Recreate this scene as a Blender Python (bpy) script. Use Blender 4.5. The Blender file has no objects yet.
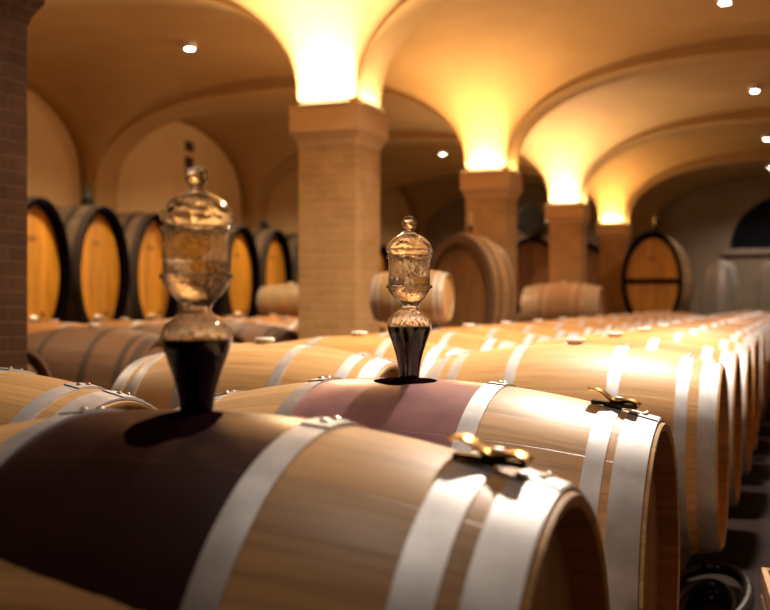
import bpy, bmesh, math, random
from mathutils import Vector, Matrix
random.seed(7)
C = bpy.context.scene.collection
SC = bpy.context.scene
pi = math.pi

# ------------------------------------------------------------------ camera, world, lights, exposure
TH = math.atan(415 / 1070.0)
CZ = 0.95                                   # camera height above the floor
cam_d = bpy.data.cameras.new('camera'); cam = bpy.data.objects.new('camera', cam_d); C.objects.link(cam)
cam.location = (0, 0, CZ); cam.rotation_euler = (pi / 2, 0, TH)
cam_d.sensor_width = 36; cam_d.lens = 36 * 1070 / 770.0; cam_d.shift_y = -3 / 770.0
cam_d.dof.use_dof = True; cam_d.dof.focus_distance = 2.05; cam_d.dof.aperture_fstop = 3.6
cam_d.clip_start = 0.02; cam_d.clip_end = 100
SC.camera = cam
SC.view_settings.view_transform = 'Standard'; SC.view_settings.look = 'None'
SC.view_settings.exposure = 0.0; SC.view_settings.gamma = 1.0; SC.view_settings.use_curve_mapping = False
SC.cycles.use_denoising = True
SC.cycles.max_bounces = 14; SC.cycles.transmission_bounces = 14; SC.cycles.glossy_bounces = 6
SC.cycles.sample_clamp_indirect = 6.0
w = bpy.data.worlds.new('cellar_air'); SC.world = w; w.use_nodes = True
w.node_tree.nodes['Background'].inputs[0].default_value = (1.0, 0.6, 0.3, 1)
w.node_tree.nodes['Background'].inputs[1].default_value = 0.004

SPOT_COL = (1.0, 0.85, 0.70)                # barrel aisle
SPOT_WARM = (1.0, 0.74, 0.46)               # big-cask vault
UP_COL = {1: (1.0, 0.71, 0.42), 2: (1.0, 0.62, 0.28), 3: (1.0, 0.71, 0.42), 4: (1.0, 0.58, 0.22)}
# ceiling spotlights (x, y, watts of the down light)
SPOTS = [(-0.50, 1.16, 9), (-0.50, 4.55, 165), (-0.55, 8.8, 34), (-0.47, 12.6, 24), (-0.45, 16.4, 20), (-0.48, 19.9, 26),  # first is an unseen lamp added as fill for the nearest barrel
         (-5.3, 4.7, 22), (-5.28, 8.6, 54), (-5.3, 12.3, 50), (-5.3, 16.2, 45), (-5.3, 19.9, 30)]
UP_W = {1: 95.0, 2: 50.0, 3: 64.0, 4: 36.0}

# ------------------------------------------------------------------ helpers
def tag(o, label=None, cat=None, group=None, kind=None):
    if label: o['label'] = label
    if cat: o['category'] = cat
    if group: o['group'] = group
    if kind: o['kind'] = kind
    return o

def empty(name, loc, rz=0, **kw):
    o = bpy.data.objects.new(name, None); C.objects.link(o)
    o.location = loc; o.rotation_euler = (0, 0, rz); o.empty_display_size = 0.1
    return tag(o, **kw)

def mesh_obj(name, verts, faces, mat, parent=None, smooth=True, loc=(0, 0, 0), bevel=0, angle=0.6):
    me = bpy.data.meshes.new(name); me.from_pydata(verts, [], faces); me.update()
    bm = bmesh.new(); bm.from_mesh(me)
    bmesh.ops.recalc_face_normals(bm, faces=bm.faces)
    bm.to_mesh(me); bm.free()
    if smooth:
        me.shade_smooth(); me.set_sharp_from_angle(angle=angle)
    me.materials.append(mat)
    o = bpy.data.objects.new(name, me); C.objects.link(o); o.location = loc
    if parent: o.parent = parent
    if bevel:
        b = o.modifiers.new('b', 'BEVEL'); b.width = bevel; b.segments = 2; b.limit_method = 'ANGLE'
    return o

class MB:
    def __init__(s): s.v = []; s.f = []
    def add(s, v, f):
        n = len(s.v); s.v += [tuple(p) for p in v]; s.f += [tuple(i + n for i in q) for q in f]; return s
    def box(s, x0, x1, y0, y1, z0, z1):
        v = [(x, y, z) for z in (z0, z1) for y in (y0, y1) for x in (x0, x1)]
        return s.add(v, [(0, 2, 3, 1), (4, 5, 7, 6), (0, 1, 5, 4), (2, 6, 7, 3), (0, 4, 6, 2), (1, 3, 7, 5)])
    def lathe(s, prof, axis='z', n=48, sx=1, sy=1, c=(0, 0, 0), closed=False):
        # prof: (r, t) along axis
        v = []
        for r, t in prof:
            for k in range(n):
                a = 2 * pi * k / n
                p, q = r * math.cos(a) * sx, r * math.sin(a) * sy
                if axis == 'z': v.append((c[0] + p, c[1] + q, c[2] + t))
                elif axis == 'x': v.append((c[0] + t, c[1] + p, c[2] + q))
                else: v.append((c[0] + p, c[1] + t, c[2] + q))
        m = len(prof); f = []
        for i in range(m if closed else m - 1):
            j = (i + 1) % m
            for k in range(n):
                l = (k + 1) % n
                f.append((i * n + k, i * n + l, j * n + l, j * n + k))
        if not closed:
            for i in (0, m - 1):
                if prof[i][0] > 1e-6: f.append(tuple(i * n + k for k in range(n)))
        return s.add(v, f)
    def tube(s, pts, r, n=8, loop=False):
        v = []; m = len(pts)
        for i, p in enumerate(pts):
            p = Vector(p); a = Vector(pts[max(i - 1, 0)]); b = Vector(pts[min(i + 1, m - 1)])
            t = (b - a).normalized(); u = t.cross(Vector((0, 0, 1)))
            if u.length < 1e-3: u = Vector((1, 0, 0))
            u.normalize(); q = t.cross(u)
            for k in range(n):
                an = 2 * pi * k / n
                v.append(tuple(p + (u * math.cos(an) + q * math.sin(an)) * r))
        f = [(i * n + k, i * n + (k + 1) % n, (i + 1) * n + (k + 1) % n, (i + 1) * n + k) for i in range(m - 1) for k in range(n)]
        f += [tuple(range(n)), tuple((m - 1) * n + k for k in range(n))]
        return s.add(v, f)
    def build(s, name, mat, parent=None, **kw): return mesh_obj(name, s.v, s.f, mat, parent, **kw)

def kid(o, n): return next(c for c in o.children if c.name.split('.')[0] == n)
def copy_tree(o, parent=None):
    c = o.copy(); C.objects.link(c); c.parent = parent
    for ch in list(o.children): copy_tree(ch, c)
    return c

# ------------------------------------------------------------------ materials
class NT:
    def __init__(s, name):
        s.m = bpy.data.materials.new(name); s.m.use_nodes = True
        s.t = s.m.node_tree; s.b = s.t.nodes['Principled BSDF']
    def n(s, typ, **kw):
        x = s.t.nodes.new(typ)
        for k, v in kw.items():
            if k.startswith('i_'):
                key = k[2:]; x.inputs[int(key) if key.isdigit() else key].default_value = v
            else: setattr(x, k, v)
        return x
    def l(s, a, b, o=0):
        if not isinstance(a, bpy.types.NodeSocket): a = a.outputs[o]
        s.t.links.new(a, b)
    def math(s, op, a, b=None, c=None):
        x = s.n('ShaderNodeMath', operation=op)
        for i, q in enumerate((a, b, c)):
            if q is None: continue
            if isinstance(q, (int, float)): x.inputs[i].default_value = q
            else: s.l(q, x.inputs[i])
        return x.outputs[0]
    def mix(s, fac, a, b, blend='MIX'):
        x = s.n('ShaderNodeMix', data_type='RGBA', blend_type=blend)
        for i, q in ((0, fac), (6, a), (7, b)):
            if isinstance(q, (int, float)): x.inputs[i].default_value = q
            elif isinstance(q, tuple): x.inputs[i].default_value = (*q, 1) if len(q) == 3 else q
            else: s.l(q, x.inputs[i])
        return x.outputs[2]
    def set(s, **kw):
        names = {'col': 'Base Color', 'rough': 'Roughness', 'metal': 'Metallic', 'ior': 'IOR', 'trans': 'Transmission Weight', 'coat': 'Coat Weight', 'spec': 'Specular IOR Level'}
        for k, v in kw.items():
            i = s.b.inputs[names[k]]
            if isinstance(v, tuple): i.default_value = (*v, 1)
            elif isinstance(v, (int, float)): i.default_value = v
            else: s.l(v, i)
        return s
    def bump(s, h, strength=0.3, dist=0.005):
        b = s.n('ShaderNodeBump'); b.inputs['Strength'].default_value = strength; b.inputs['Distance'].default_value = dist
        s.l(h, b.inputs['Height']); s.l(b, s.b.inputs['Normal'])
        return s
    def noise(s, scale, detail=3, vec=None, rough=0.5):
        x = s.n('ShaderNodeTexNoise'); x.inputs['Scale'].default_value = scale; x.inputs['Detail'].default_value = detail; x.inputs['Roughness'].default_value = rough
        s.l(vec if vec is not None else s.n('ShaderNodeTexCoord').outputs['Object'], x.inputs['Vector'])
        return x.outputs[0]
    def ramp(s, fac, stops):
        x = s.n('ShaderNodeValToRGB'); e = x.color_ramp.elements
        while len(e) < len(stops): e.new(0.5)
        for i, (p, c) in enumerate(stops): e[i].position = p; e[i].color = (*c, 1) if len(c) == 3 else c
        s.l(fac, x.inputs[0]); return x.outputs[0]

def plain(name, col, rough=0.5, metal=0.0, var=0.0, scale=8, **kw):
    t = NT(name); t.set(rough=rough, metal=metal, **kw)
    if var:
        nz = t.noise(scale, 4)
        t.set(col=t.ramp(nz, [(0.3, tuple(c * (1 - var) for c in col)), (0.7, tuple(min(1, c * (1 + var)) for c in col))]))
    else: t.set(col=col)
    return t.m

def barrel_wood(name, base, N=28, cz=0.35, stain=None, stain_deg=55, rough=0.45, lines=0.5, groove=0.5):
    """staves: tone and grain per stave around the barrel's own axis"""
    t = NT(name)
    co = t.n('ShaderNodeTexCoord').outputs['Object']
    sep = t.n('ShaderNodeSeparateXYZ'); t.l(co, sep.inputs[0])
    X, Y, Z = sep.outputs[0], sep.outputs[1], sep.outputs[2]
    ang = t.math('ARCTAN2', Y, t.math('SUBTRACT', Z, cz))          # 0 on the top
    u = t.math('MULTIPLY', ang, N / (2 * pi))
    cell = t.math('FLOOR', u); fr = t.math('FRACT', u)
    rnd = t.n('ShaderNodeObjectInfo').outputs['Random']
    wn = t.n('ShaderNodeTexWhiteNoise', noise_dimensions='2D')
    cv = t.n('ShaderNodeCombineXYZ'); t.l(cell, cv.inputs[0]); t.l(rnd, cv.inputs[1]); t.l(cv, wn.inputs['Vector'])
    gv = t.n('ShaderNodeCombineXYZ'); t.l(t.math('MULTIPLY', X, 1.6), gv.inputs[0]); t.l(t.math('MULTIPLY', u, 3.0), gv.inputs[1])
    t.l(t.math('MULTIPLY', rnd, 37), gv.inputs[2])
    g = t.noise(2.2, 6, gv.outputs[0], 0.65)
    dk = tuple(c * k for c, k in zip(base, (0.72, 0.66, 0.58)))
    lt = tuple(min(1, c * 1.18) for c in base)
    col = t.ramp(g, [(0.28, dk), (0.5, base), (0.72, lt)])
    tone = t.math('MULTIPLY_ADD', wn.outputs['Value'], 0.34, 0.80)
    hs = t.n('ShaderNodeHueSaturation'); t.l(tone, hs.inputs['Value']); t.l(col, hs.inputs['Color']); col = hs.outputs[0]
    bt = t.math('MULTIPLY_ADD', rnd, 0.22, 0.86)
    hs = t.n('ShaderNodeHueSaturation'); t.l(bt, hs.inputs['Value']); t.l(col, hs.inputs['Color']); col = hs.outputs[0]
    # joints
    d = t.math('ABSOLUTE', t.math('SUBTRACT', fr, 0.5))
    j = t.math('SMOOTH_MIN', 1.0, t.math('MAXIMUM', t.math('MULTIPLY', t.math('SUBTRACT', d, 0.485), 80), 0.0), 0.1)
    col = t.mix(t.math('MULTIPLY', j, lines), col, tuple(c * 0.35 for c in base))
    if stain:
        ed = t.noise(9, 4); ed2 = t.math('MULTIPLY_ADD', ed, 0.03, -0.015)
        ax = t.math('ADD', t.math('ABSOLUTE', X), ed2)
        m1 = t.math('LESS_THAN', ax, 0.172)
        aa = t.math('ADD', t.math('MULTIPLY', ang, -1.0), t.math('MULTIPLY', X, -0.5))
        m2 = t.math('LESS_THAN', t.math('ADD', aa, t.math('MULTIPLY_ADD', ed, 0.10, -0.05)), math.radians(stain_deg))
        bl = t.ramp(t.noise(4.5, 5), [(0.35, tuple(c * 0.6 for c in stain)), (0.7, tuple(c * 1.45 for c in stain))])
        mm = t.math('MULTIPLY', m1, m2)
        col = t.mix(mm, col, bl)
        t.set(rough=t.math('MULTIPLY_ADD', mm, -0.10, rough))
    else: t.set(rough=rough)
    t.set(col=col, spec=0.45)
    t.bump(t.math('ADD', t.math('MULTIPLY', j, -groove), t.math('MULTIPLY', g, 0.15)), 0.35, 0.003)
    return t.m

def plank_wood(name, base, w=0.1, axis=1, rough=0.5, dark=0.3):
    t = NT(name)
    co = t.n('ShaderNodeTexCoord').outputs['Object']
    sep = t.n('ShaderNodeSeparateXYZ'); t.l(co, sep.inputs[0])
    A = sep.outputs[axis]; u = t.math('DIVIDE', A, w); cell = t.math('FLOOR', u); fr = t.math('FRACT', u)
    rnd = t.n('ShaderNodeObjectInfo').outputs['Random']
    wn = t.n('ShaderNodeTexWhiteNoise', noise_dimensions='2D')
    cv = t.n('ShaderNodeCombineXYZ'); t.l(cell, cv.inputs[0]); t.l(rnd, cv.inputs[1]); t.l(cv, wn.inputs['Vector'])
    mp = t.n('ShaderNodeMapping'); mp.inputs['Scale'].default_value = tuple(12 if i == axis else 1.5 for i in range(3)); t.l(co, mp.inputs[0])
    g = t.noise(2.0, 5, mp.outputs[0], 0.6)
    col = t.ramp(g, [(0.3, tuple(c * 0.7 for c in base)), (0.7, tuple(min(1, c * 1.15) for c in base))])
    hs = t.n('ShaderNodeHueSaturation'); t.l(t.math('MULTIPLY_ADD', wn.outputs['Value'], 0.35, 0.8), hs.inputs['Value']); t.l(col, hs.inputs['Color'])
    d = t.math('ABSOLUTE', t.math('SUBTRACT', fr, 0.5))
    j = t.math('GREATER_THAN', d, 0.475)
    t.set(col=t.mix(t.math('MULTIPLY', j, 0.8), hs.outputs[0], tuple(c * dark for c in base)), rough=rough)
    return t.m

def glass_mat():
    t = NT('clear_glass'); t.set(col=(1, 1, 1), rough=0.0, trans=1.0, ior=1.6)
    mp = t.n('ShaderNodeMapping'); mp.inputs['Scale'].default_value = (1, 1, 0.35); t.l(t.n('ShaderNodeTexCoord').outputs['Object'], mp.inputs[0])
    t.bump(t.noise(75, 2, mp.outputs[0]), 0.55, 0.004); return t.m

WOOD_BASE = (0.74, 0.43, 0.17)
M = dict(
    stave=barrel_wood('oak_staves', WOOD_BASE),
    stave_stain_dark=barrel_wood('oak_staves_dark_wine', (0.72, 0.42, 0.18), stain=(0.036, 0.012, 0.014), stain_deg=51, rough=0.42),
    stave_stain=barrel_wood('oak_staves_wine', (0.80, 0.50, 0.24), stain=(0.52, 0.27, 0.28), stain_deg=80, rough=0.40),
    stave_amber=barrel_wood('amber_oak_staves', (0.60, 0.29, 0.09)),
    stave_brown=barrel_wood('dark_brown_staves', (0.20, 0.10, 0.045), rough=0.6),  # darker brown tone than the other barrel staves
    stave_botte=barrel_wood('cask_staves', (0.30, 0.22, 0.15), N=40, cz=0.0, rough=0.6),
    stave_cask=barrel_wood('pale_cask_staves', (0.55, 0.30, 0.11), N=36, cz=0.0, rough=0.5),
    head=plank_wood('oak_head', (0.46, 0.24, 0.085), 0.085),
    head_brown=plank_wood('dark_brown_head', (0.22, 0.11, 0.045), 0.085),
    head_botte=plank_wood('cask_head', (0.80, 0.36, 0.035), 0.115, rough=0.45, dark=0.6),
    head_dim=plank_wood('dim_cask_head', (0.42, 0.20, 0.05), 0.1, axis=0, rough=0.5, dark=0.5),
    steel=plain('galvanised_steel', (0.66, 0.66, 0.67), 0.48, 0.65, 0.22, 14),
    rust=plain('black_iron', (0.018, 0.014, 0.016), 0.6, 0.2, 0.3, 20),
    darkrim=plain('dark_painted_rim', (0.006, 0.004, 0.006), 0.7, 0, 0.3, 10, spec=0.0),
    rivet=plain('rivet_steel', (0.80, 0.72, 0.58), 0.3, 1.0),
    seam=plain('hoop_seam', (0.05, 0.045, 0.04), 0.6, 0.4),
    brass=plain('brass', (0.86, 0.52, 0.13), 0.28, 1.0, 0.15, 60),
    bung=plain('white_silicone', (0.85, 0.80, 0.70), 0.5),
    glass=glass_mat(),
    wine=plain('red_wine', (0.010, 0.0035, 0.012), 0.08),
    water=None, spill_reflection=plain('spill_and_reflection', (0.010, 0.003, 0.005), 0.6, spec=0.0),  # dull black for spilt wine and the painted airlock reflection
    rail=plank_wood('dark_timber', (0.10, 0.06, 0.035), 0.2, 0, 0.7),
    crate=plank_wood('crate_wood', (0.45, 0.26, 0.12), 0.06, 2, 0.6),
    hose=plain('black_rubber', (0.010, 0.010, 0.011), 0.22),
    black=plain('black_plastic', (0.012, 0.012, 0.014), 0.4),
    green=plain('green_bottle_glass', (0.03, 0.07, 0.015), 0.12),
    label=plain('pale_paper', (0.7, 0.62, 0.45), 0.6),
    chrome=plain('polished_steel', (0.9, 0.88, 0.84), 0.3, 0.7),
    tank=plain('brushed_steel_tank', (0.62, 0.60, 0.56), 0.45, 0.4, 0.1, 3),
    housing=plain('lamp_housing', (0.8, 0.78, 0.74), 0.4),
    ledge=plain('sill_stone', (0.42, 0.34, 0.25), 0.8, 0, 0.2, 6),
    darkglass=plain('night_glass', (0.006, 0.008, 0.016), 0.5, spec=0.1),
)
def emit(name, col, s):
    m = bpy.data.materials.new(name); m.use_nodes = True; b = m.node_tree.nodes['Principled BSDF']
    b.inputs['Emission Color'].default_value = (*col, 1); b.inputs['Emission Strength'].default_value = s; b.inputs['Base Color'].default_value = (0.8, 0.8, 0.8, 1)
    return m
wt_ = NT('clear_water'); wt_.set(col=(1, 1, 1), rough=0.0, trans=1.0, ior=1.33); M['water'] = wt_.m
M['lamp'] = emit('lamp_glow', (1.0, 0.85, 0.72), 60)
M['strip'] = emit('strip_glow', (1.0, 0.62, 0.25), 12)

def plaster(name, a, b):
    t = NT(name); nz = t.noise(1.3, 6, rough=0.6); n2 = t.noise(30, 4)
    t.set(col=t.ramp(nz, [(0.3, a), (0.7, b)]), rough=0.85, spec=0.2); t.bump(t.math('ADD', nz, t.math('MULTIPLY', n2, 0.15)), 0.25, 0.02); return t.m
M['plaster'] = plaster('vault_plaster', (0.47, 0.30, 0.13), (0.55, 0.36, 0.165))
M['wallp'] = plaster('wall_plaster', (0.72, 0.51, 0.27), (0.82, 0.60, 0.33))
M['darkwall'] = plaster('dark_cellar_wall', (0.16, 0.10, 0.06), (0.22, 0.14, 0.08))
M['stonewall'] = plaster('rough_back_wall', (0.30, 0.23, 0.16), (0.42, 0.33, 0.24))

def brick():
    t = NT('column_brick'); co = t.n('ShaderNodeTexCoord').outputs['Object']
    sep = t.n('ShaderNodeSeparateXYZ'); t.l(co, sep.inputs[0])
    cv = t.n('ShaderNodeCombineXYZ'); t.l(t.math('ADD', sep.outputs[0], t.math('MULTIPLY', sep.outputs[1], 1.0)), cv.inputs[0]); t.l(sep.outputs[2], cv.inputs[1])
    b = t.n('ShaderNodeTexBrick'); t.l(cv, b.inputs['Vector'])
    b.inputs['Scale'].default_value = 1.0; b.inputs['Brick Width'].default_value = 0.21; b.inputs['Row Height'].default_value = 0.055
    b.inputs['Mortar Size'].default_value = 0.006; b.inputs['Mortar Smooth'].default_value = 0.3; b.inputs['Bias'].default_value = 0
    b.inputs['Color1'].default_value = (0.50, 0.28, 0.10, 1); b.inputs['Color2'].default_value = (0.41, 0.22, 0.075, 1); b.inputs['Mortar'].default_value = (0.48, 0.31, 0.17, 1)
    nz = t.noise(7, 5)
    col = t.mix(0.45, b.outputs['Color'], t.ramp(nz, [(0.3, (0.32, 0.17, 0.06)), (0.7, (0.56, 0.33, 0.13))]))
    t.set(col=col, rough=0.9, spec=0.1); t.bump(t.math('ADD', t.math('MULTIPLY', b.outputs['Fac'], -0.7), t.math('MULTIPLY', nz, 0.5)), 0.6, 0.012)
    return t.m
M['brick'] = brick()
M['brick_shaded'] = brick()  # copy of the brick with the unlit column's shade in its colours
for n_ in M['brick_shaded'].node_tree.nodes:
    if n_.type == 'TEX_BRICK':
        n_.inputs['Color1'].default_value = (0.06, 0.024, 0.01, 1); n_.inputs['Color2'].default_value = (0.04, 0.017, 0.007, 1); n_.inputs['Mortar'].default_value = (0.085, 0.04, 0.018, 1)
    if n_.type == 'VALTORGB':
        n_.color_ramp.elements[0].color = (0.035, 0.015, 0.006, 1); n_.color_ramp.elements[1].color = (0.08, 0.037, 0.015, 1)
M['capital'] = plaster('capital_stone', (0.54, 0.33, 0.14), (0.66, 0.42, 0.20))

def floor_mat():
    t = NT('cellar_floor'); co = t.n('ShaderNodeTexCoord').outputs['Object']
    b = t.n('ShaderNodeTexBrick'); t.l(co, b.inputs['Vector']); b.inputs['Scale'].default_value = 1; b.inputs['Brick Width'].default_value = 0.3; b.inputs['Row Height'].default_value = 0.15
    b.inputs['Mortar Size'].default_value = 0.006
    b.inputs['Color1'].default_value = (0.020, 0.013, 0.011, 1); b.inputs['Color2'].default_value = (0.013, 0.009, 0.008, 1); b.inputs['Mortar'].default_value = (0.015, 0.011, 0.01, 1)
    nz = t.noise(3, 5)
    t.set(col=b.outputs['Color'], rough=t.math('MULTIPLY_ADD', nz, 0.3, 0.6), spec=0.08); t.bump(t.math('ADD', b.outputs['Fac'], nz), 0.2, 0.01)
    return t.m
M['floor'] = floor_mat()

# ------------------------------------------------------------------ room
XL, XC, XR = -7.70, -2.886, 1.92            # left wall, colonnade, right wall line
YB = [-4.4, -0.7, 3.02, 6.60, 10.40, 14.20, 18.00, 21.80]
HS = CZ + 1.285                             # springing
HW = 0.21                                   # half shaft
def st(o): o['kind'] = 'structure'; return o

def ell(d, a, e=2.4):                       # 0..1 profile
    q = 1 - abs(d / a) ** e
    return q ** (1 / e) if q > 0 else 0.0
def web(x, y, x0, x1, y0, y1):              # height of the vault over the springing, rounded like a fan at each column
    ux = max(0.0, min(x - x0, x1 - x)) / ((x1 - x0) / 2); uy = max(0.0, min(y - y0, y1 - y)) / ((y1 - y0) / 2)
    q = (ux ** 2.1 + uy ** 2.1) ** (1 / 2.1) / 1.18
    return 1.12 * (1 - max(0.0, 1 - q) ** 2.4) ** (1 / 2.4)
# vault surface per X-bay and Y-bay; springs from the column faces
def vault():
    mb = MB()
    def samples(lo, hi, n):                 # cosine spaced: dense at the springing
        c, a = (lo + hi) / 2, (hi - lo) / 2
        return [c - a * math.cos(pi * i / n) for i in range(n + 1)]
    for x0, x1 in ((XL + HW, XC - HW), (XC + HW, XR - HW)):
        xs = samples(x0, x1, 40); cx, ax = (x0 + x1) / 2, (x1 - x0) / 2
        for k in range(len(YB) - 1):
            y0, y1 = YB[k] + HW, YB[k + 1] - HW
            ys = samples(y0, y1, 40); cy, ay = (y0 + y1) / 2, (y1 - y0) / 2
            v = []
            for y in ys:
                for x in xs:
                    v.append((x, y, HS + web(x, y, x0, x1, y0, y1)))
            n = 41
            mb.add(v, [(j * n + i, (j + 1) * n + i, (j + 1) * n + i + 1, j * n + i + 1) for j in range(40) for i in range(40)])
    # strips over the colonnade line and against the walls
    for xa, xb in ((XC - HW, XC + HW), (XL, XL + HW), (XR - HW, XR)):
        for k in range(len(YB) - 1):
            y0, y1 = YB[k] + HW, YB[k + 1] - HW
            ys = samples(y0, y1, 40); cy, ay = (y0 + y1) / 2, (y1 - y0) / 2
            v = [(x, y, HS + web(-9, y, -9, -8, y0, y1)) for y in ys for x in (xa, xb)]
            mb.add(v, [(2 * j, 2 * j + 2, 2 * j + 3, 2 * j + 1) for j in range(40)])
    return mb
ceil = st(vault().build('ceiling', M['plaster'], angle=0.9))
bm = bmesh.new(); bm.from_mesh(ceil.data)
bmesh.ops.remove_doubles(bm, verts=bm.verts, dist=0.0008); bm.normal_update()
bmesh.ops.recalc_face_normals(bm, faces=bm.faces)
bm.normal_update()
left = set(bm.faces)
while left:                                  # every bay's surface faces down into the room
    f0 = left.pop(); isl = [f0]; st_ = [f0]
    while st_:
        f = st_.pop()
        for e_ in f.edges:
            for g in e_.link_faces:
                if g in left: left.discard(g); isl.append(g); st_.append(g)
    if sum(f.normal.z * f.calc_area() for f in isl) > 0: bmesh.ops.reverse_faces(bm, faces=isl)
bm.to_mesh(ceil.data); bm.free(); ceil.data.shade_smooth()
s_ = ceil.modifiers.new('s', 'SOLIDIFY'); s_.thickness = 0.12; s_.offset = -1.0
# transverse bands
tn = 1
for k in range(1, len(YB) - 1):
    for x0, x1 in ((XL + HW, XC - HW), (XC + HW, XR - HW)):
        cx, ax = (x0 + x1) / 2, (x1 - x0) / 2
        N = 48; v = []; f = []
        for i in range(N + 1):
            x = cx - ax * math.cos(pi * i / N)
            xx = min(max(x, x0 + 1e-4), x1 - 1e-4)
            zb = HS + 0.98 * ell(x - cx, ax)
            zt = HS + 1.30
            v += [(xx, YB[k] - HW, zb), (xx, YB[k] + HW, zb), (xx, YB[k] - HW, zt), (xx, YB[k] + HW, zt)]
        for i in range(N):
            a, b = 4 * i, 4 * i + 4
            f += [(a, a + 1, b + 1, b), (a, b, b + 2, a + 2), (a + 1, a + 3, b + 3, b + 1), (a + 2, b + 2, b + 3, a + 3)]
        f += [(0, 2, 3, 1), (4 * N, 4 * N + 1, 4 * N + 3, 4 * N + 2)]
        st(mesh_obj('trim_%d' % tn, v, f, M['plaster'], angle=0.8)); tn += 1
# piers over the columns, and half piers against the walls (solid above the springing)
for k in range(1, len(YB) - 1):
    for xa, xb in ((XC - HW, XC + HW), (XL, XL + HW), (XR - HW, XR)):
        st(MB().box(xa, xb, YB[k] - HW, YB[k] + HW, HS if xa == XC - HW else 0, HS + 1.3).build('trim_%d' % tn, M['plaster'], smooth=False)); tn += 1
Y0, Y1 = YB[0], YB[-1]
st(MB().box(XL - 0.3, XR + 0.3, Y0 - 0.3, Y1 + 0.3, -0.1, 0).build('floor', M['floor'], smooth=False))
st(MB().box(XL - 0.2, XL, Y0, Y1, 0, 3.9).build('wall_left', M['wallp'], smooth=False))
st(MB().box(XR, XR + 0.2, Y0, Y1, 0, 3.9).build('wall_right', M['darkwall'], smooth=False))
st(MB().box(XL, XR, Y0 - 0.2, Y0, 0, 3.9).build('wall_front', M['darkwall'], smooth=False))
# back wall with a half-round opening
WX, WZ, WR = -0.25, CZ + 1.02, 1.02
def back_wall():
    mb = MB(); n = 24; yb = Y1
    mb.box(XL, XR, yb, yb + 0.25, 0, WZ)
    mb.box(XL, WX - WR, yb, yb + 0.25, WZ, 3.9); mb.box(WX + WR, XR, yb, yb + 0.25, WZ, 3.9)
    v = []; f = []
    for i in range(n + 1):
        a = pi * i / n; x = WX + WR * math.cos(a); z = WZ + WR * math.sin(a)
        v += [(x, yb, z), (x, yb + 0.25, z), (x, yb, 3.9), (x, yb + 0.25, 3.9)]
    for i in range(n):
        a, b = 4 * i, 4 * i + 4
        f += [(a, a + 1, b + 1, b), (a, b, b + 2, a + 2), (a + 1, a + 3, b + 3, b + 1), (a + 2, b + 2, b + 3, a + 3)]
    mb.add(v, f); return mb
st(back_wall().build('wall_back', M['stonewall'], smooth=False))
win = MB(); n = 32
vv = [(WX, Y1 + 0.16, WZ)] + [(WX + WR * math.cos(pi * i / n), Y1 + 0.16, WZ + WR * math.sin(pi * i / n)) for i in range(n + 1)]
vb = [(x, y + 0.02, z) for x, y, z in vv]; m = len(vv)
win.add(vv + vb, [(0, i, i + 1) for i in range(1, n + 1)] + [(m, m + i + 1, m + i) for i in range(1, n + 1)])
wn_ = st(win.build('window_1', M['darkglass'], smooth=False))
fr = MB(); pts = [(WX + (WR - 0.03) * math.cos(pi * i / n), Y1 + 0.14, WZ + 0.02 + (WR - 0.03) * math.sin(pi * i / n)) for i in range(n + 1)]
fr.tube(pts, 0.03); fr.box(WX - WR, WX + WR, Y1 + 0.12, Y1 + 0.16, WZ, WZ + 0.05)
fr.build('window_frame', M['rust'], wn_)
st(MB().box(WX - WR - 0.12, WX + WR + 0.1, Y1 - 0.12, Y1 + 0.02, WZ - 0.10, WZ).build('trim_%d' % tn, M['ledge'], smooth=False, bevel=0.01)); tn += 1

# ------------------------------------------------------------------ columns
ORD = {2: ('brick column in painted shade at the left edge of the view with an unlit capital', None),
       3: ('large square brick column with brightly lit vault springing, behind the two glass airlocks', 1),
       4: ('brick column directly behind the round-faced cask, second of the lit columns', 2),
       5: ('brick column standing behind the ribbed lying barrel, third of the lit columns', 3),
       6: ('farthest lit brick column, just left of the oval cask with the cross bar', 4)}
def square_ring(prof, x, y):
    v = []; f = []
    for h, z in prof: v += [(x - h, y - h, z), (x + h, y - h, z), (x + h, y + h, z), (x - h, y + h, z)]
    for i in range(len(prof) - 1):
        for k in range(4): f.append((4 * i + k, 4 * i + (k + 1) % 4, 4 * i + 4 + (k + 1) % 4, 4 * i + 4 + k))
    f += [(0, 1, 2, 3), tuple(4 * (len(prof) - 1) + k for k in range(4))]
    return v, f
def area(name, parent, loc, sx, sy, W, col, rot=(0, 0, 0)):
    d = bpy.data.lights.new(name, 'AREA'); d.shape = 'RECTANGLE'; d.size = sx; d.size_y = sy; d.energy = W; d.color = col
    o = bpy.data.objects.new(name, d); C.objects.link(o); o.location = loc; o.rotation_euler = rot; o.parent = parent; return o
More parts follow.
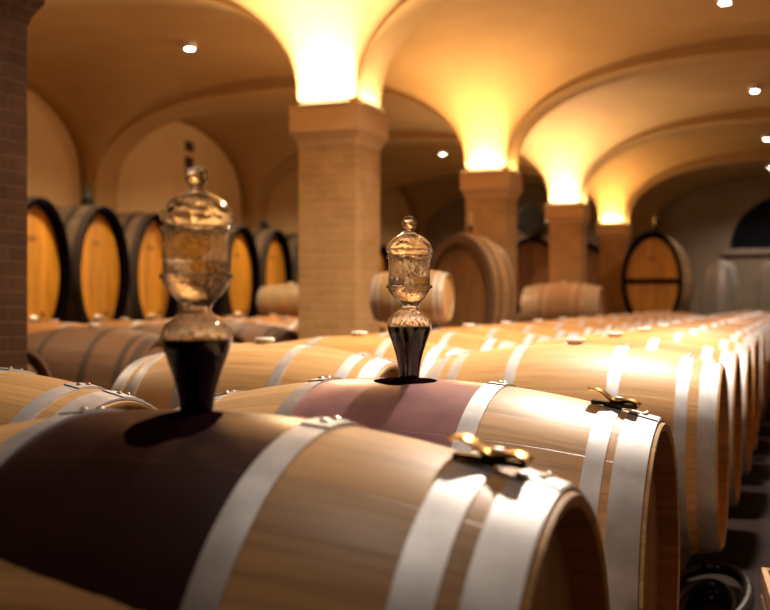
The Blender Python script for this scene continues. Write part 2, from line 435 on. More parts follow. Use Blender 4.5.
for k in (2, 3, 4, 5, 6):
    lab, up = ORD[k]
    y = YB[k]
    root = empty('brick_column', (XC, y, 0), label=lab, cat='column', group='brick columns of the colonnade')
    v, f = square_ring([(HW, 0), (HW, HS - 0.245)], 0, 0); mesh_obj('shaft', v, f, M['brick' if up else 'brick_shaded'], root, smooth=False, bevel=0.006)
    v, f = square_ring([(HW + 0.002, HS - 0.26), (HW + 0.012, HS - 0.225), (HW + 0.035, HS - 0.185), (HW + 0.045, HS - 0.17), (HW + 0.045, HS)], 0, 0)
    mesh_obj('capital', v, f, M['capital' if up else 'brick_shaded'], root, smooth=False, bevel=0.006)
    if up:
        W = UP_W[up]; q = HW + 0.034
        wh = 'on the capital of the ' + ('nearest', 'second', 'third', 'farthest')[up - 1] + ' lit column'
        for (dx, dy, rz, wt, side) in ((0, -q, 0, 1.0, 'facing the camera'), (q, 0, pi / 2, 0.07, 'on its aisle side'), (0, q, pi, 0.12, 'on its far side'), (-q, 0, -pi / 2, 0.05, 'on its cask side')):
            u = empty('uplight', (XC + dx, y + dy, HS), rz, label='glowing uplight ' + wh + ', ' + side, cat='uplight', group='uplights on the column capitals')
            MB().box(-0.18, 0.18, -0.016, 0.016, 0, 0.012).build('housing', M['housing'], u, smooth=False)
            MB().box(-0.17, 0.17, -0.011, 0.011, 0.012, 0.015).build('diffuser', M['strip'], u, smooth=False)
            area('uplight_lamp', u, (0, -0.004, 0.022), 0.34, 0.022, W * wt, UP_COL[up], (pi + 0.45, 0, 0))

# ------------------------------------------------------------------ ceiling spotlights
def zceil(x, y):
    for x0, x1 in ((XL + HW, XC - HW), (XC + HW, XR - HW)):
        if x0 <= x <= x1:
            cx, ax = (x0 + x1) / 2, (x1 - x0) / 2
            for k in range(len(YB) - 1):
                y0, y1 = YB[k] + HW, YB[k + 1] - HW
                if y0 <= y <= y1:
                    return HS + web(x, y, x0, x1, y0, y1)
    return HS + 1
nv = 0; na = 0
ords = ('nearest', 'second', 'third', 'fourth', 'farthest')
for (x, y, W) in SPOTS:
    aisle = x > -2
    i = nv if aisle else na
    if aisle: nv += 1
    else: na += 1
    r = empty('ceiling_spotlight', (x, y, zceil(x, y) - 0.06), label='bright ceiling spotlight, %s along the %s vault' % ((ords if not aisle else ('nearest', 'second', 'third', 'fourth', 'fifth', 'farthest'))[i], 'right-hand barrel aisle' if aisle else 'left-hand big-cask'), cat='spotlight', group='ceiling spotlights')
    MB().lathe([(0.042, 0.0), (0.055, 0.0), (0.06, 0.01), (0.06, 0.07), (0.042, 0.07)], n=32, closed=True).build('housing', M['housing'], r)
    MB().lathe([(0.042, 0.006), (0.042, 0.02)], n=24).build('lens', M['lamp'], r)
    d = bpy.data.lights.new('spotlight_lamp', 'SPOT'); d.energy = W * 5; d.color = SPOT_COL if aisle else SPOT_WARM; d.spot_size = math.radians(150); d.spot_blend = 0.6; d.shadow_soft_size = 0.09
    o = bpy.data.objects.new('spotlight_lamp', d); C.objects.link(o); o.parent = r; o.location = (0, 0, -0.03)

# ------------------------------------------------------------------ barriques
RB, RH, HL = 0.35, 0.29, 0.475
def rad(x, rb=RB, rh=RH, hl=HL): return rb - (rb - rh) * (abs(x) / hl) ** 2
def make_barrel(detail=False, stave=None, head=None, hoop=None, rb=RB, rh=RH, hl=HL, bung=True, name='wine_barrel', seg=64, hoops=((0.165, 0.036), (0.368, 0.036), (0.443, 0.052))):
    root = empty(name, (0, 0, 0))
    stave = stave or M['stave']; head = head or M['head']; hoop = hoop or M['steel']
    if detail: seg = 96
    c = (0, 0, rb); s = min(1.0, rb / RB)
    xs = [-hl + 2 * hl * i / 24 for i in range(25)]
    t = 0.017 * s
    prof = [(rh - t - 0.003, -hl + 0.042 * s), (rh - t, -hl + 0.003), (rh - t + 0.006, -hl)] + [(rad(x, rb, rh, hl) - (0.004 if abs(x) > hl - 1e-6 else 0), x) for x in xs] + [(rh - t + 0.006, hl), (rh - t, hl - 0.003), (rh - t - 0.003, hl - 0.042 * s)]
    MB().lathe(prof, 'x', seg, c=c).build('staves', stave, root)
    for sg in (-1, 1):
        MB().lathe([(0.0001, sg * (hl - 0.040 * s)), (rh - t - 0.012, sg * (hl - 0.040 * s)), (rh - t - 0.001, sg * (hl - 0.044 * s)), (rh - t - 0.001, sg * (hl - 0.055 * s))], 'x', seg, c=c).build('head', head, root)
    for (q, wd) in hoops:
        for sg in (-1, 1):
            q2, w2 = q * (hl / HL if hl < 0.4 else 1), wd * (hl / HL if hl < 0.4 else 1)
            a, b = sg * q2 - w2 / 2, sg * q2 + w2 / 2
            th = 0.0028 * s
            pr = [(rad(a, rb, rh, hl) - 0.001, a), (rad(a, rb, rh, hl) + th, a), (rad((a + b) / 2, rb, rh, hl) + th, (a + b) / 2), (rad(b, rb, rh, hl) + th, b), (rad(b, rb, rh, hl) - 0.001, b)]
            h = MB().lathe(pr, 'x', seg, c=c, closed=True)
            ho = h.build('hoop', hoop, root)
            if detail:
                # overlap tongue with a dark end seam and two rivets, near the top
                a0 = random.uniform(-0.10, 0.06)
                L = MB(); n = 12; v = []; f = []
                for i in range(n + 1):
                    an = a0 + 0.26 * i / n
                    for x in (a + 0.001, b - 0.001):
                        for rr in (th, th + 0.0022):
                            R = rad(x, rb, rh, hl) + rr
                            v.append((x, R * math.sin(an), rb + R * math.cos(an)))
                for i in range(n):
                    o = 4 * i; f += [(o, o + 4, o + 5, o + 1), (o + 2, o + 3, o + 7, o + 6), (o + 1, o + 5, o + 7, o + 3), (o, o + 2, o + 6, o + 4)]
                f += [(0, 1, 3, 2), (4 * n, 4 * n + 2, 4 * n + 3, 4 * n + 1)]
                L.add(v, f); L.build('hoop_overlap', hoop, ho)
                sm = MB(); v = []
                for x in (a, b):
                    for an in (a0 - 0.008, a0):
                        for rr in (th, th + 0.002):
                            R = rad(x, rb, rh, hl) + rr; v.append((x, R * math.sin(an), rb + R * math.cos(an)))
                sm.add(v, [(0, 1, 3, 2), (4, 6, 7, 5), (0, 4, 5, 1), (2, 3, 7, 6), (1, 5, 7, 3), (0, 2, 6, 4)]); sm.build('seam', M['seam'], ho, smooth=False)
                for an in (a0 + 0.07, a0 + 0.17):
                    x = (a + b) / 2; R = rad(x, rb, rh, hl) + th + 0.002
                    rv = MB().lathe([(0.006, -0.001), (0.0055, 0.002), (0.003, 0.004), (0.0001, 0.0045)], 'z', 12)
                    ro = rv.build('rivet', M['rivet'], ho); ro.location = (x, R * math.sin(an), rb + R * math.cos(an)); ro.rotation_euler = (-an, 0, 0)
    if bung:
        MB().lathe([(0.024, -0.02), (0.026, 0.004), (0.034, 0.008), (0.034, 0.014), (0.030, 0.018), (0.0001, 0.018)], 'z', 24, c=(0, 0, 2 * rb)).build('bung', M['bung'], root)
    return root

BZ = 0.11                                    # top of the floor rails
G1 = 'wine barrels on floor rails'
def put(o, x, y, label, z=BZ, rz=0, group=G1, cat='barrel'):
    o.location = (x, y, z); o.rotation_euler = (0, 0, rz); tag(o, label, cat, group)
    for k, ch in enumerate(o.children):
        pass
    return o
b1 = put(make_barrel(True, M['stave_stain_dark'], bung=False, rb=0.353, rh=0.281, hl=0.460, hoops=((0.172, 0.036), (0.361, 0.041), (0.428, 0.050))), -0.69, 1.14, 'nearest wine barrel in front, nearly black wine-stained middle, big glass airlock on top')
b2 = put(make_barrel(True, M['stave_stain'], bung=False, rb=0.346, rh=0.280, hl=0.485, hoops=((0.180, 0.034), (0.396, 0.032), (0.452, 0.052))), -0.71, 1.95, 'wine barrel with purple wine-stained middle under the smaller-looking glass airlock')
near = make_barrel(True)
put(near, -0.70, 3.56, 'pale clean oak barrel with bright sheen and white bung, right behind the purple-stained barrel')
nb = copy_tree(near); put(nb, -1.76, 1.83, 'pale oak barrel cut by the left edge, behind the nearest dark-stained barrel', rz=0.01)
nb = copy_tree(near); put(nb, -1.71, 3.27, 'pale oak barrel seen between the two glass airlocks', rz=-0.01)
proto = None
words = ['', 'first', 'second', 'third', 'fourth', 'fifth', 'sixth', 'seventh', 'eighth', 'ninth', 'tenth', 'eleventh', 'twelfth', 'thirteenth', 'fourteenth', 'fifteenth', 'sixteenth']
far = make_barrel(False, M['stave_amber'])
used = False
def nextbarrel():
    global used
    if not used: used = True; return far
    return copy_tree(far)
y = 3.56; k = 0
while y < 16.0:
    y += 0.81; k += 1
    put(nextbarrel(), -0.70 + random.uniform(-.012, .012), y, 'oak barrel in the row along the right aisle, %s behind the pale clean barrel' % words[k], rz=random.uniform(-.012, .012))
y = 3.27; k = 0
while y < 15.2:
    y += 0.815; k += 1
    put(nextbarrel(), -1.71 + random.uniform(-.012, .012), y, 'oak barrel of the second row, %s behind the pale barrel between the airlocks' % words[k], rz=random.uniform(-.012, .012))
umber = make_barrel(False, M['stave_brown'], M['head_brown'], plain('dull_dark_hoop', (0.09, 0.06, 0.04), 0.6, 0.3))
put(umber, -3.78, 5.12, 'dark brown old barrel in shade behind the pale barrel at the left', group='old dark barrels left of the colonnade')
o = copy_tree(umber); put(o, -3.80, 3.93, 'dark old barrel whose round end shows at the foot of the left edge column', group='old dark barrels left of the colonnade')
y = 5.12; k = 0
while y < 12.6:
    y += 0.82; k += 1
    if k <= 2: o = copy_tree(umber); lb = 'dark old barrel, %s behind the shaded brown barrel' % words[k]; g = 'old dark barrels left of the colonnade'
    else: o = nextbarrel(); lb = 'oak barrel just left of the colonnade, %s behind the shaded brown barrel' % words[k]; g = G1
    put(o, -3.79 + random.uniform(-.02, .02), y, lb, group=g)
y = 5.3; k = 0
while y < 13.0:
    y += 0.83; k += 1
    put(nextbarrel(), -4.86 + random.uniform(-.02, .02), y, 'oak barrel in the row nearest the big casks, %s from the camera' % words[k], rz=random.uniform(-.02, .02))
# rails
RAILS = [(-0.70, 0.7, 2.4, 'under the two wine-stained barrels'), (-0.70, 3.2, 16.9, 'under the row along the right aisle'), (-1.71, 1.4, 2.3, 'under the barrel cut by the left edge'), (-1.71, 2.9, 16.2, 'under the second row of barrels'),
         (-3.79, 3.5, 13.3, 'under the row beside the colonnade'), (-4.86, 5.7, 13.6, 'under the row nearest the big casks')]
for (x, ya, yb, wh) in RAILS:
    for sg, sd in ((-1, 'left'), (1, 'right')):
        r = empty('floor_rail', (x + sg * 0.27, (ya + yb) / 2, 0), label='dark timber rail ' + wh + ', ' + sd + ' of the pair', cat='rail', group='timber rails under the barrels')
        h = (yb - ya) / 2; zt = BZ + RB - rad(0.27)
        MB().box(-0.05, 0.05, -h, h, 0, zt + 0.003).build('beam', M['rail'], r, smooth=False, bevel=0.006)

# airlock reflection painted on the nearest barrel; spilt wine patch on the second
def patch(root, cx, cphi, rx, rarc, RB, RH, HL, name='spill_reflection_patch'):
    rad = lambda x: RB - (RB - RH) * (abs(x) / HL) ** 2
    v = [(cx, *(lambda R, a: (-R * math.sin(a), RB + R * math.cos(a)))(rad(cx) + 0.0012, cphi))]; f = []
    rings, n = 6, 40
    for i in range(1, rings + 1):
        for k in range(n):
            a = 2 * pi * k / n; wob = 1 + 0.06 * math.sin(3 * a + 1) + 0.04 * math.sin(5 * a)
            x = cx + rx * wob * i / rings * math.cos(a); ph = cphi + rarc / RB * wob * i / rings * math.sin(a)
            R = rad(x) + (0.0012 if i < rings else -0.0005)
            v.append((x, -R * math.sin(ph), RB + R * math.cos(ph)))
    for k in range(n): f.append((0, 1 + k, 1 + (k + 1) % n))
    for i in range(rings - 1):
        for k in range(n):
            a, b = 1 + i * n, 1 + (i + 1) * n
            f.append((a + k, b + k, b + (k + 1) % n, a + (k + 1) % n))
    o = mesh_obj(name, v, f, M['spill_reflection'], root); o['label'] = 'dark patch around the bung hole, spilt wine with painted airlock reflection'
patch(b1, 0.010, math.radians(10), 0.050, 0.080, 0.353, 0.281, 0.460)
patch(b2, 0.004, math.radians(3), 0.062, 0.058, 0.346, 0.280, 0.485)

# ------------------------------------------------------------------ glass airlocks
def arc(cr, cz, r, a0, a1, n=8): return [(cr + r * math.cos(math.radians(a0 + (a1 - a0) * i / n)), cz + r * math.sin(math.radians(a0 + (a1 - a0) * i / n))) for i in range(n + 1)]
def smooth_prof(pts, sub=4):
    out = []
    for i in range(len(pts) - 1):
        p0, p1, p2, p3 = pts[max(i - 1, 0)], pts[i], pts[i + 1], pts[min(i + 2, len(pts) - 1)]
        for j in range(sub):
            t = j / sub
            out.append(tuple(0.5 * (2 * p1[q] + (p2[q] - p0[q]) * t + (2 * p0[q] - 5 * p1[q] + 4 * p2[q] - p3[q]) * t * t + (3 * p1[q] - p0[q] - 3 * p2[q] + p3[q]) * t ** 3) for q in (0, 1)))
    return out + [pts[-1]]
def make_airlock(seg=64):
    root = empty('glass_airlock', (0, 0, 0))
    lower = [(0.0185, -0.02), (0.0195, 0.0), (0.021, 0.02), (0.026, 0.045), (0.034, 0.07), (0.0415, 0.092), (0.0435, 0.104), (0.040, 0.116), (0.028, 0.127), (0.0185, 0.134), (0.0175, 0.139), (0.022, 0.146), (0.033, 0.158), (0.040, 0.169), (0.0405, 0.174)]
    out = smooth_prof(lower, 3)
    body = [(0.0445, 0.1745), (0.0450, 0.177), (0.0445, 0.180), (0.0405, 0.1815), (0.0405, 0.232), (0.0445, 0.2335), (0.0448, 0.2365), (0.0430, 0.2385)]
    t = 0.0032
    outer = out + body
    inner = [(r - t, z) for r, z in reversed(out)]
    inner = [(0.0378, 0.2385), (0.0378, 0.180)] + [(r, min(z, 0.179)) for r, z in inner]
    MB().lathe(outer + inner, 'z', seg, closed=True).build('glass_vessel', M['glass'], root)
    wi = [(0.0001, -0.018)] + [(r - t + 0.0003, z) for r, z in out if -0.0181 <= z - 0.002 and r > 0 and z < 0.1005]
    wi = [(0.0001, -0.0185), (0.0158, -0.0185)] + wi[1:] + [(0.0405, 0.1005), (0.0001, 0.1005)]
    MB().lathe(wi, 'z', seg).build('wine', M['wine'], root)
    wa = [(0.0001, 0.1392)] + [(r - t + 0.0003, z) for r, z in out if z > 0.139] + [(0.0382, 0.1765), (0.0382, 0.196), (0.0001, 0.196)]
    MB().lathe(wa, 'z', seg).build('water', M['water'], root)
    # lid: thick dome with a drooping lip, neck and ball knob
    lo = smooth_prof([(0.036, 0.2395), (0.0435, 0.2455), (0.0445, 0.252), (0.040, 0.262), (0.030, 0.272), (0.017, 0.279), (0.0095, 0.284), (0.0085, 0.288), (0.0125, 0.293), (0.0145, 0.300), (0.0125, 0.308), (0.007, 0.313), (0.0001, 0.3145)], 3)
    li = smooth_prof([(0.0001, 0.2735), (0.014, 0.2715), (0.026, 0.266), (0.036, 0.257), (0.0395, 0.2505), (0.0375, 0.2455), (0.0335, 0.2405)], 3)
    MB().lathe(li + lo, 'z', seg).build('lid', M['glass'], root)
    return root
al = make_airlock()
al.location = (-0.690, 1.14, BZ + 2 * 0.353 - 0.012); al.scale = (1.0,) * 3
tag(al, 'large glass airlock half full of dark wine on the nearest black-stained barrel', 'airlock', 'glass airlocks')
a2 = copy_tree(al); a2.location = (-0.706, 1.95, BZ + 2 * 0.346); a2.scale = (1.0,) * 3
tag(a2, 'glass airlock with dark wine standing on the purple-stained barrel', 'airlock', 'glass airlocks')

# ------------------------------------------------------------------ brass clips
def make_clip(x, y, rz, lift, label, ztop):
    r = empty('brass_hoop_clip', (x, y, BZ + ztop + 0.0095), rz, label=label, cat='clip', group='brass clips on the barrel hoops')
    r.rotation_euler = (0, 0.10, rz)
    n = 14; m = 6; mb = MB(); v = []
    for i in range(n + 1):
        u = i / n; xx = -0.045 + 0.09 * u
        z = lift * (1 - u) ** 1.5 + 0.004 * math.sin(u * 3 * pi) + 0.004
        wd = 0.026 * (0.62 + 0.38 * abs(math.cos(pi * u)) ** 0.7)
        for j in range(m + 1):
            yy = -wd + 2 * wd * j / m
            v.append((xx, yy, z - 0.10 * yy * abs(yy) / 0.03 + 0.003 * math.cos(pi * j / m * 2)))
    f = [(i * (m + 1) + j, (i + 1) * (m + 1) + j, (i + 1) * (m + 1) + j + 1, i * (m + 1) + j + 1) for i in range(n) for j in range(m)]
    o = mesh_obj('plate', v, f, M['brass'], r); s = o.modifiers.new('s', 'SOLIDIFY'); s.thickness = 0.002
    MB().lathe([(0.0001, 0.0), (0.009, 0.0), (0.0095, 0.004), (0.007, 0.009), (0.0001, 0.010)], 'z', 16, c=(0.008, 0, 0.004)).build('stud', M['chrome'], r)
    MB().box(-0.040, 0.042, -0.012, 0.012, -0.004, 0.0025).build('underside_shade', M['black'], r, smooth=False, bevel=0.001)  # black slab stands in for the shadow beneath the plate
    return r
make_clip(-0.69 + 0.373, 1.135, 0.06, 0.014, 'shiny brass clip bent over the end hoops of the nearest dark-stained barrel', 0.353 * 2 - 0.072 * (0.373 / 0.46) ** 2)
make_clip(-0.71 + 0.398, 1.945, -0.04, 0.016, 'brass clip tilted up on the end hoops of the purple-stained barrel', 0.346 * 2 - 0.066 * (0.398 / 0.485) ** 2)

# ------------------------------------------------------------------ big oval casks
def make_cask(name, hw, hh, length, bulge, stave, head, rim, front_rim=0.05, planks=None, bar=False, tap=True, plaque=True, hoopm=None):
    """axis along -x (front face at x=0 looking +x), centre at z = 0 of the child meshes; root at the base"""
    root = empty(name, (0, 0, 0))
    N = 72
    def ring(x, k): return [(x, hw * k * math.cos(2 * pi * i / N), hh * k * math.sin(2 * pi * i / N)) for i in range(N)]
    def loft(rows, close=False, caps=True):
        v = []; f = []
        for x, k in rows: v += ring(x, k)
        for i in range(len(rows) - 1):
            for j in range(N): f.append((i * N + j, i * N + (j + 1) % N, (i + 1) * N + (j + 1) % N, (i + 1) * N + j))
        if close:
            i = len(rows) - 1
            for j in range(N): f.append((i * N + j, i * N + (j + 1) % N, (j + 1) % N, j))
        elif caps: f += [tuple(range(N)), tuple((len(rows) - 1) * N + j for j in range(N))]
        return v, f
    L = length; RD = 0.11
    rows = [(-L + i * L / 12, 1 + bulge * (1 - (2 * i / 12 - 1) ** 2)) for i in range(13)]
    kin = 1 - front_rim / hw
    v, f = loft([(-L + 0.07, kin), (-L, kin)] + rows + [(0, kin), (-RD, kin - 0.004)], caps=False)
    z0 = hh * (1 + bulge)
    mesh_obj('staves', v, f, stave, root, loc=(0, 0, z0))
    v, f = loft([(-RD - 0.002, 0.0001), (-RD - 0.002, kin - 0.006), (-RD - 0.03, kin - 0.006)]); mesh_obj('head', v, f, head, root, loc=(0, 0, z0))
    for (a, b) in ((-0.075, -0.002), (-0.30 * L, -0.30 * L + 0.06), (-0.72 * L, -0.72 * L + 0.06), (-L + 0.002, -L + 0.07)):
        def kk(x): return 1 + bulge * (1 - (2 * (x + L) / L - 1) ** 2)
        v, f = loft([(a, kk(a) - 0.002), (a, kk(a) + 0.016), (b, kk(b) + 0.016), (b, kk(b) - 0.002)], True)
        mesh_obj('hoop', v, f, hoopm or rim, root, loc=(0, 0, z0))
    # painted rim ring on the front edge and inner side of the chime
    v, f = loft([(-RD + 0.002, kin - 0.012), (0.004, kin - 0.012), (0.006, 1.0), (-0.01, 1.0), (-0.002, kin + 0.004), (-RD + 0.002, kin)], True)
    mesh_obj('rim', v, f, rim, root, loc=(0, 0, z0))
    if tap:
        tp = MB(); tp.lathe([(0.0001, -RD - 0.004), (0.04, -RD - 0.004), (0.04, -0.085), (0.016, -0.06), (0.014, 0.03), (0.0001, 0.03)], 'x', 20, c=(0, 0, -0.66 * hh))
        t_ = tp.build('tap', M['chrome'], root, loc=(0, 0, z0))
        MB().box(0.005, 0.02, -0.008, 0.008, -0.66 * hh, -0.66 * hh + 0.07).build('tap_handle', M['black'], t_, smooth=False)
        MB().box(-RD - 0.003, -0.09, -0.11, 0.11, -0.80 * hh - 0.02, -0.66 * hh - 0.09).build('hatch', M['chrome'] if False else M['darkrim'], root, smooth=False, loc=(0, 0, z0), bevel=0.004)
    if plaque:
        MB().box(-RD - 0.003, -0.105, -0.055, 0.055, 0.42 * hh, 0.42 * hh + 0.05).build('plaque', plain('plaque_brown', (0.35, 0.15, 0.03), 0.5), root, smooth=False, loc=(0, 0, z0))
    if bar:
        MB().box(-RD - 0.003, -0.06, -hw * kin * 0.98, hw * kin * 0.98, -0.035, 0.035).build('cross_bar', M['darkrim'], root, smooth=False, loc=(0, 0, z0), bevel=0.005)
    return root
def cradle(x, y, zt, lx, ly, label, rz=0):
    r = empty('cask_cradle', (x, y, 0), rz, label=label, cat='stand', group='timber stands under the casks')
    for sx in (-1, 1):
        MB().box(sx * lx - 0.06, sx * lx + 0.06, -ly, ly, zt - 0.14, zt - 0.012).build('beam', M['rail'], r, smooth=False, bevel=0.006)
        for sy in (-1, 1):
            MB().box(sx * lx - 0.05, sx * lx + 0.05, sy * (ly - 0.08) - 0.05, sy * (ly - 0.08) + 0.05, 0, zt - 0.138).build('leg', M['rail'], r, smooth=False)
GB = 'big oval casks along the left wall'
botte = make_cask('oval_cask', 0.44, 0.70, 0.90, 0.035, M['stave_botte'], M['head_botte'], M['darkrim'], 0.034, hoopm=plain('grey_cask_hoop', (0.10, 0.085, 0.075), 0.6, 0.2))
bw = ['cut by the left edge column', 'second golden face from the left', 'just left of the large airlock', 'hidden behind the large airlock', 'just right of the large airlock', 'just left of the large lit column']
BBZ = CZ + 1.04 - 0.72 * 2 - 0.03
first = True
ys = [8.35 - 2.0, 8.35 - 1.0] + [8.35 + i for i in range(13)]
for i, y in enumerate(ys):
    o = botte if first else copy_tree(botte); first = False
    o.location = (-6.76, y, BBZ)
    if 2 <= i <= 7: lb = 'tall golden-headed oval cask, ' + bw[i - 2]
    elif i < 2: lb = 'tall oval golden cask behind the left edge column, %s of two' % ('nearer' if i == 0 else 'farther')
    else: lb = 'tall golden cask by the wall, %s beyond the large column' % words[i - 7]
    tag(o, lb, 'cask', GB)
    cradle(-7.21, y, BBZ, 0.27, 0.36, 'dark timber stand under the cask ' + lb.split(', ')[-1] if i >= 2 else 'dark timber stand under the %s hidden cask behind the left column' % ('nearer' if i == 0 else 'farther'))
    # valve on the cask top
for (y, kind) in ((8.35, 'b'), (9.35, 'v'), (9.49, 'b'), (12.35, 'v'), (13.35, 'v'), (17.35, 'b')):
    zt = BBZ + 2 * 0.70 * 1.035 + 0.014
    if kind == 'v':
        r = empty('black_fill_valve', (-6.98, y, zt + 0.008), label='black fill valve on top of the golden cask %s' % {9.35: 'second from the left', 12.35: 'right of the large airlock', 13.35: 'left of the large lit column'}[y], cat='valve', group='fill valves on the casks')
        MB().lathe([(0.07, -0.01), (0.075, 0.03), (0.05, 0.05), (0.04, 0.09), (0.0001, 0.10)], 'z', 24).build('body', M['black'], r)
        MB().box(-0.012, 0.012, -0.10, 0.05, 0.06, 0.085).build('lever', M['black'], r, smooth=False, bevel=0.004)
    else:
        r = empty('green_bottle', (-6.98 if y != 9.49 else -7.1, y, zt - 0.012), label='slim green bottle standing on the golden cask %s' % {8.35: 'nearest the left edge', 9.49: 'second from the left', 17.35: 'seen right of the large lit column'}[y], cat='bottle', group='bottles on the casks')
        MB().lathe([(0.0001, 0), (0.034, 0), (0.036, 0.005), (0.036, 0.15), (0.028, 0.18), (0.013, 0.21), (0.012, 0.27), (0.0001, 0.27)], 'z', 24).build('glass', M['green'], r)
        MB().lathe([(0.014, 0.235), (0.0145, 0.272), (0.0001, 0.273)], 'z', 20).build('capsule', M['black'], r)
        MB().lathe([(0.0365, 0.04), (0.0365, 0.11)], 'z', 24).build('paper_label', M['green'], r)

# oval casks facing the camera, in the colonnade line
def facing(o, x, y, z, label, group='oval casks facing the aisle'):
    o.location = (x, y, z); o.rotation_euler = (0, 0, -pi / 2); tag(o, label, 'cask', group)
e = make_cask('oval_cask', 0.445, 0.74, 1.85, 0.022, M['stave_cask'], M['head_dim_y'] if 'head_dim_y' in M else M['head'], M['darkrim'], 0.045, bar=True)
kid(e, 'head').data.materials[0] = plank_wood('tan_cask_head', (0.85, 0.42, 0.08), 0.1, axis=1, rough=0.45, dark=0.6)
facing(e, -2.08, 16.45, CZ + 1.09 - 1.53, 'upright oval cask with black hoops and a dark bar across its face')
cradle(-2.08, 17.33, CZ + 1.09 - 1.53, 0.36, 0.28, 'timber stand under the oval cask with the dark cross bar')
c_ = make_cask('oval_cask', 0.30, 0.52, 0.85, 0.06, M['stave_cask'], M['head'], plain('dull_brown_hoop', (0.16, 0.09, 0.04), 0.6), 0.035, tap=False)
kid(c_, 'head').data.materials[0] = plank_wood('brown_cask_head', (0.36, 0.18, 0.06), 0.09, axis=1, rough=0.5, dark=0.6)
facing(c_, -2.72, 8.75, CZ + 0.61 - 1.11, 'tan upright cask just right of the smaller-looking airlock, before the second lit column')
cradle(-2.72, 9.17, CZ + 0.61 - 1.11, 0.22, 0.22, 'timber stand under the tan cask before the second lit column')
d_ = make_cask('oval_cask', 0.46, 0.62, 1.1, 0.05, M['stave_cask'], M['head'], M['darkrim'], 0.04, tap=False)
kid(d_, 'head').data.materials[0] = plank_wood('ruddy_cask_head', (0.34, 0.15, 0.06), 0.1, axis=1, rough=0.5, dark=0.6)
facing(d_, -3.95, 16.6, CZ + 1.05 - 1.30, 'brown round-topped cask seen between the second and third lit columns')
cradle(-3.95, 17.15, CZ + 1.05 - 1.30, 0.35, 0.3, 'timber stand under the brown cask between the second and third columns')
q_ = copy_tree(d_); facing(q_, -3.55, 19.0, CZ + 1.05 - 1.30, 'dark cask seen between the third and fourth lit columns')
cradle(-3.55, 19.55, CZ + 1.05 - 1.30, 0.35, 0.3, 'timber stand under the dark cask between the third and fourth columns')
# black drum on top of the brown cask
dr = empty('black_drum', (-4.02, 17.15, CZ + 1.05 + 0.012), label='black rounded drum lying on top of the brown cask', cat='drum')
mb = MB(); prof = [(0.0001, -0.40), (0.20, -0.40), (0.245, -0.36), (0.26, -0.30), (0.262, -0.1), (0.27, -0.09), (0.27, -0.07), (0.262, -0.06), (0.262, 0.25), (0.24, 0.35), (0.0001, 0.36)]
mb.lathe(prof, 'y', 40, c=(0, 0, 0.262)); mb.build('shell', M['black'], dr)
MB().lathe([(0.262, -0.20), (0.272, -0.20), (0.272, -0.17), (0.262, -0.17)], 'y', 40, c=(0, 0, 0.262), closed=True).build('band', M['rust'], dr)

# small casks and kegs
keg = make_barrel(False, plain('bleached_wood', (0.42, 0.29, 0.14), 0.6, 0, 0.15, 9), M['head'], plain('dull_keg_hoop', (0.4, 0.33, 0.25), 0.6, 0.3), 0.17, 0.14, 0.32, True, 'small_keg', 48)
keg.location = (-4.86, 9.86, BZ + 0.70 - 0.015); tag(keg, 'small pale keg lying on the barrels just left of the large lit column', 'keg', 'small kegs lying on other barrels')
k2 = copy_tree(keg); k2.location = (-2.05, 5.72, BZ + 0.70 + 0.004); k2.scale = (0.66, 0.95, 0.95); k2.rotation_euler = (0, 0, 0.05); kid(k2, 'staves').data = kid(k2, 'staves').data.copy(); kid(k2, 'staves').data.materials[0] = plain('tan_keg_wood', (0.26, 0.155, 0.05), 0.6, 0, 0.15, 9)
kid(k2, 'head').data = kid(k2, 'head').data.copy(); kid(k2, 'head').data.materials[0] = M['head_brown']
tag(k2, 'small tan keg lying on barrels just behind the smaller-looking airlock', 'keg', 'small kegs lying on other barrels')
rb_ = make_barrel(True, M['stave_cask'] if False else barrel_wood('ruddy_staves', (0.42, 0.23, 0.10), rough=0.55), M['head'], plain('worn_hoops', (0.55, 0.43, 0.30), 0.5, 0.3, 0.2, 10), hoops=((0.165, 0.03), (0.285, 0.03), (0.345, 0.03), (0.400, 0.03), (0.452, 0.034)))
put(rb_, -2.74, 13.2, 'brown barrel with many hoops lying raised in front of the third lit column', z=CZ + 0.24 - 0.70, group='raised barrels')
cradle(-2.74, 13.2, CZ + 0.24 - 0.70 + 0.004, 0.20, 0.26, 'timber stand under the raised brown barrel by the third column')
# dark bottle before the raised barrel
bt = empty('dark_bottle', (-3.12, 12.72, BZ + 0.0), label='dark bottle standing upright at the left end of the raised brown barrel', cat='bottle')
bt.location = (-3.20, 12.25, 0)
# tall magnum standing on a stool
stl = empty('wooden_stool', (-3.20, 12.25, 0), label='small wooden stool carrying the dark bottle', cat='stool')
MB().box(-0.02, 0.02, -0.02, 0.02, 0, 0.1)
zt = CZ - 0.14
MB().box(-0.07, 0.07, -0.14, 0.14, zt - 0.03, zt).build('seat', M['rail'], stl, smooth=False, bevel=0.004)
for sx in (-1, 1):
    for sy in (-1, 1): MB().box(sx * 0.05 - 0.015, sx * 0.05 + 0.015, sy * 0.11 - 0.015, sy * 0.11 + 0.015, 0, zt - 0.029).build('leg', M['rail'], stl, smooth=False)
bt.location = (-3.20, 12.25, zt)
MB().lathe([(0.0001, 0), (0.06, 0), (0.062, 0.008), (0.062, 0.17), (0.045, 0.21), (0.02, 0.24), (0.018, 0.31), (0.0001, 0.31)], 'z', 24).build('glass', M['black'], bt)
MB().lathe([(0.021, 0.28), (0.021, 0.315), (0.0001, 0.316)], 'z', 20).build('capsule', M['rust'], bt)

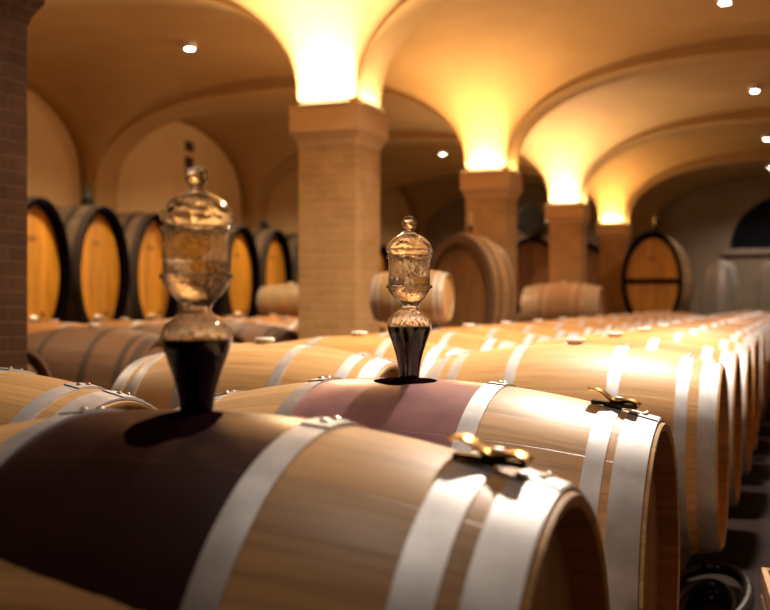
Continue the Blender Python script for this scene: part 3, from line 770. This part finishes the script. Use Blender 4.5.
# bright little airlocks on the casks
for (x, y, z, s, lb) in ((-2.08, 16.75, CZ + 1.09 + 0.002, 0.75, 'small bright glass airlock on top of the oval cask with the cross bar'),
                         (-2.72, 9.1, CZ + 0.61 - 0.001, 0.62, 'small glass airlock on top of the tan upright cask'),
                         (-0.72, 14.09, BZ + 2 * RB, 0.40, 'tiny glass airlock on a far barrel of the row along the right aisle')):
    o = copy_tree(al); o.location = (x, y, z); o.scale = (s,) * 3; tag(o, lb, 'airlock', 'glass airlocks')

# steel tanks against the back
tk = empty('steel_tank', (-1.28, 19.3, 0), label='grey steel tank with sloping shoulders right of the oval cask with the cross bar', cat='tank', group='steel tanks by the back wall')
MB().lathe([(0.0001, 0.12), (0.20, 0.12), (0.31, 0.2), (0.31, 1.15), (0.30, 1.25), (0.245, 1.55), (0.20, 1.62), (0.0001, 1.64)], 'z', 48).build('vessel', M['tank'], tk)
MB().lathe([(0.07, 1.63), (0.075, 1.66), (0.07, 1.69), (0.0001, 1.695)], 'z', 24).build('lid', M['chrome'], tk)
for a in range(3): MB().lathe([(0.0001, 0.0), (0.02, 0), (0.02, 0.16), (0.0001, 0.16)], 'z', 12, c=(0.24 * math.cos(a * 2.09), 0.24 * math.sin(a * 2.09), 0)).build('leg', M['tank'], tk)
t2 = copy_tree(tk); t2.location = (-0.32, 19.4, 0); t2.scale = (1.15, 1.15, 1.0); tag(t2, 'grey steel tank at the right edge below the dark half-round window', 'tank', 'steel tanks by the back wall')

# sign on the left wall, above the casks
sg = empty('wall_sign', (XL, 12.52, CZ + 1.72), label='dark two-panel sign high on the plaster wall above the large airlock', cat='sign')
MB().box(0.001, 0.02, -0.10, 0.10, 0.31, 0.45).build('upper_panel', plain('sign_brown', (0.05, 0.02, 0.012), 0.6), sg, smooth=False, bevel=0.004)
MB().box(0.001, 0.02, -0.10, 0.10, 0.08, 0.24).build('lower_panel', M['black'], sg, smooth=False, bevel=0.004)

# floor things in the right aisle
cr = empty('wooden_crate', (0.13, 2.98, 0), 0.1, label='small wooden crate on the dark floor at the bottom right corner', cat='crate')
for j in range(3):
    z = 0.01 + j * 0.075
    MB().box(-0.2, 0.2, -0.15, -0.135, z, z + 0.062).build('slat', M['crate'], cr, smooth=False); MB().box(-0.2, 0.2, 0.135, 0.15, z, z + 0.062).build('slat', M['crate'], cr, smooth=False)
    MB().box(-0.215, -0.2, -0.15, 0.15, z, z + 0.062).build('slat', M['crate'], cr, smooth=False); MB().box(0.2, 0.215, -0.15, 0.15, z, z + 0.062).build('slat', M['crate'], cr, smooth=False)
MB().box(-0.2, 0.2, -0.135, 0.135, 0, 0.012).build('base', M['crate'], cr, smooth=False)
for sx in (-1, 1):
    for sy in (-1, 1): MB().box(sx * 0.19 - 0.012, sx * 0.19 + 0.012, sy * 0.125 - 0.012, sy * 0.125 + 0.012, 0.012, 0.225).build('corner_post', M['crate'], cr, smooth=False)
pts = []
for i in range(170):
    a = i * 0.16; R = 0.16 + 0.04 * math.sin(a * 0.37) + 0.010 * (i / 170) * 10
    pts.append((-0.25 + 0.44 * R * math.cos(a), 3.25 + 1.3 * R * math.sin(a), 0.02 + 0.0105 * a / (2 * pi) * 2.0 + 0.004 * math.sin(a * 2.3)))
hs_ = MB().tube(pts, 0.016, 10).build('rubber_hose', M['hose']); tag(hs_, 'coiled glossy black hose on the dark aisle floor beside the barrel ends', 'hose')
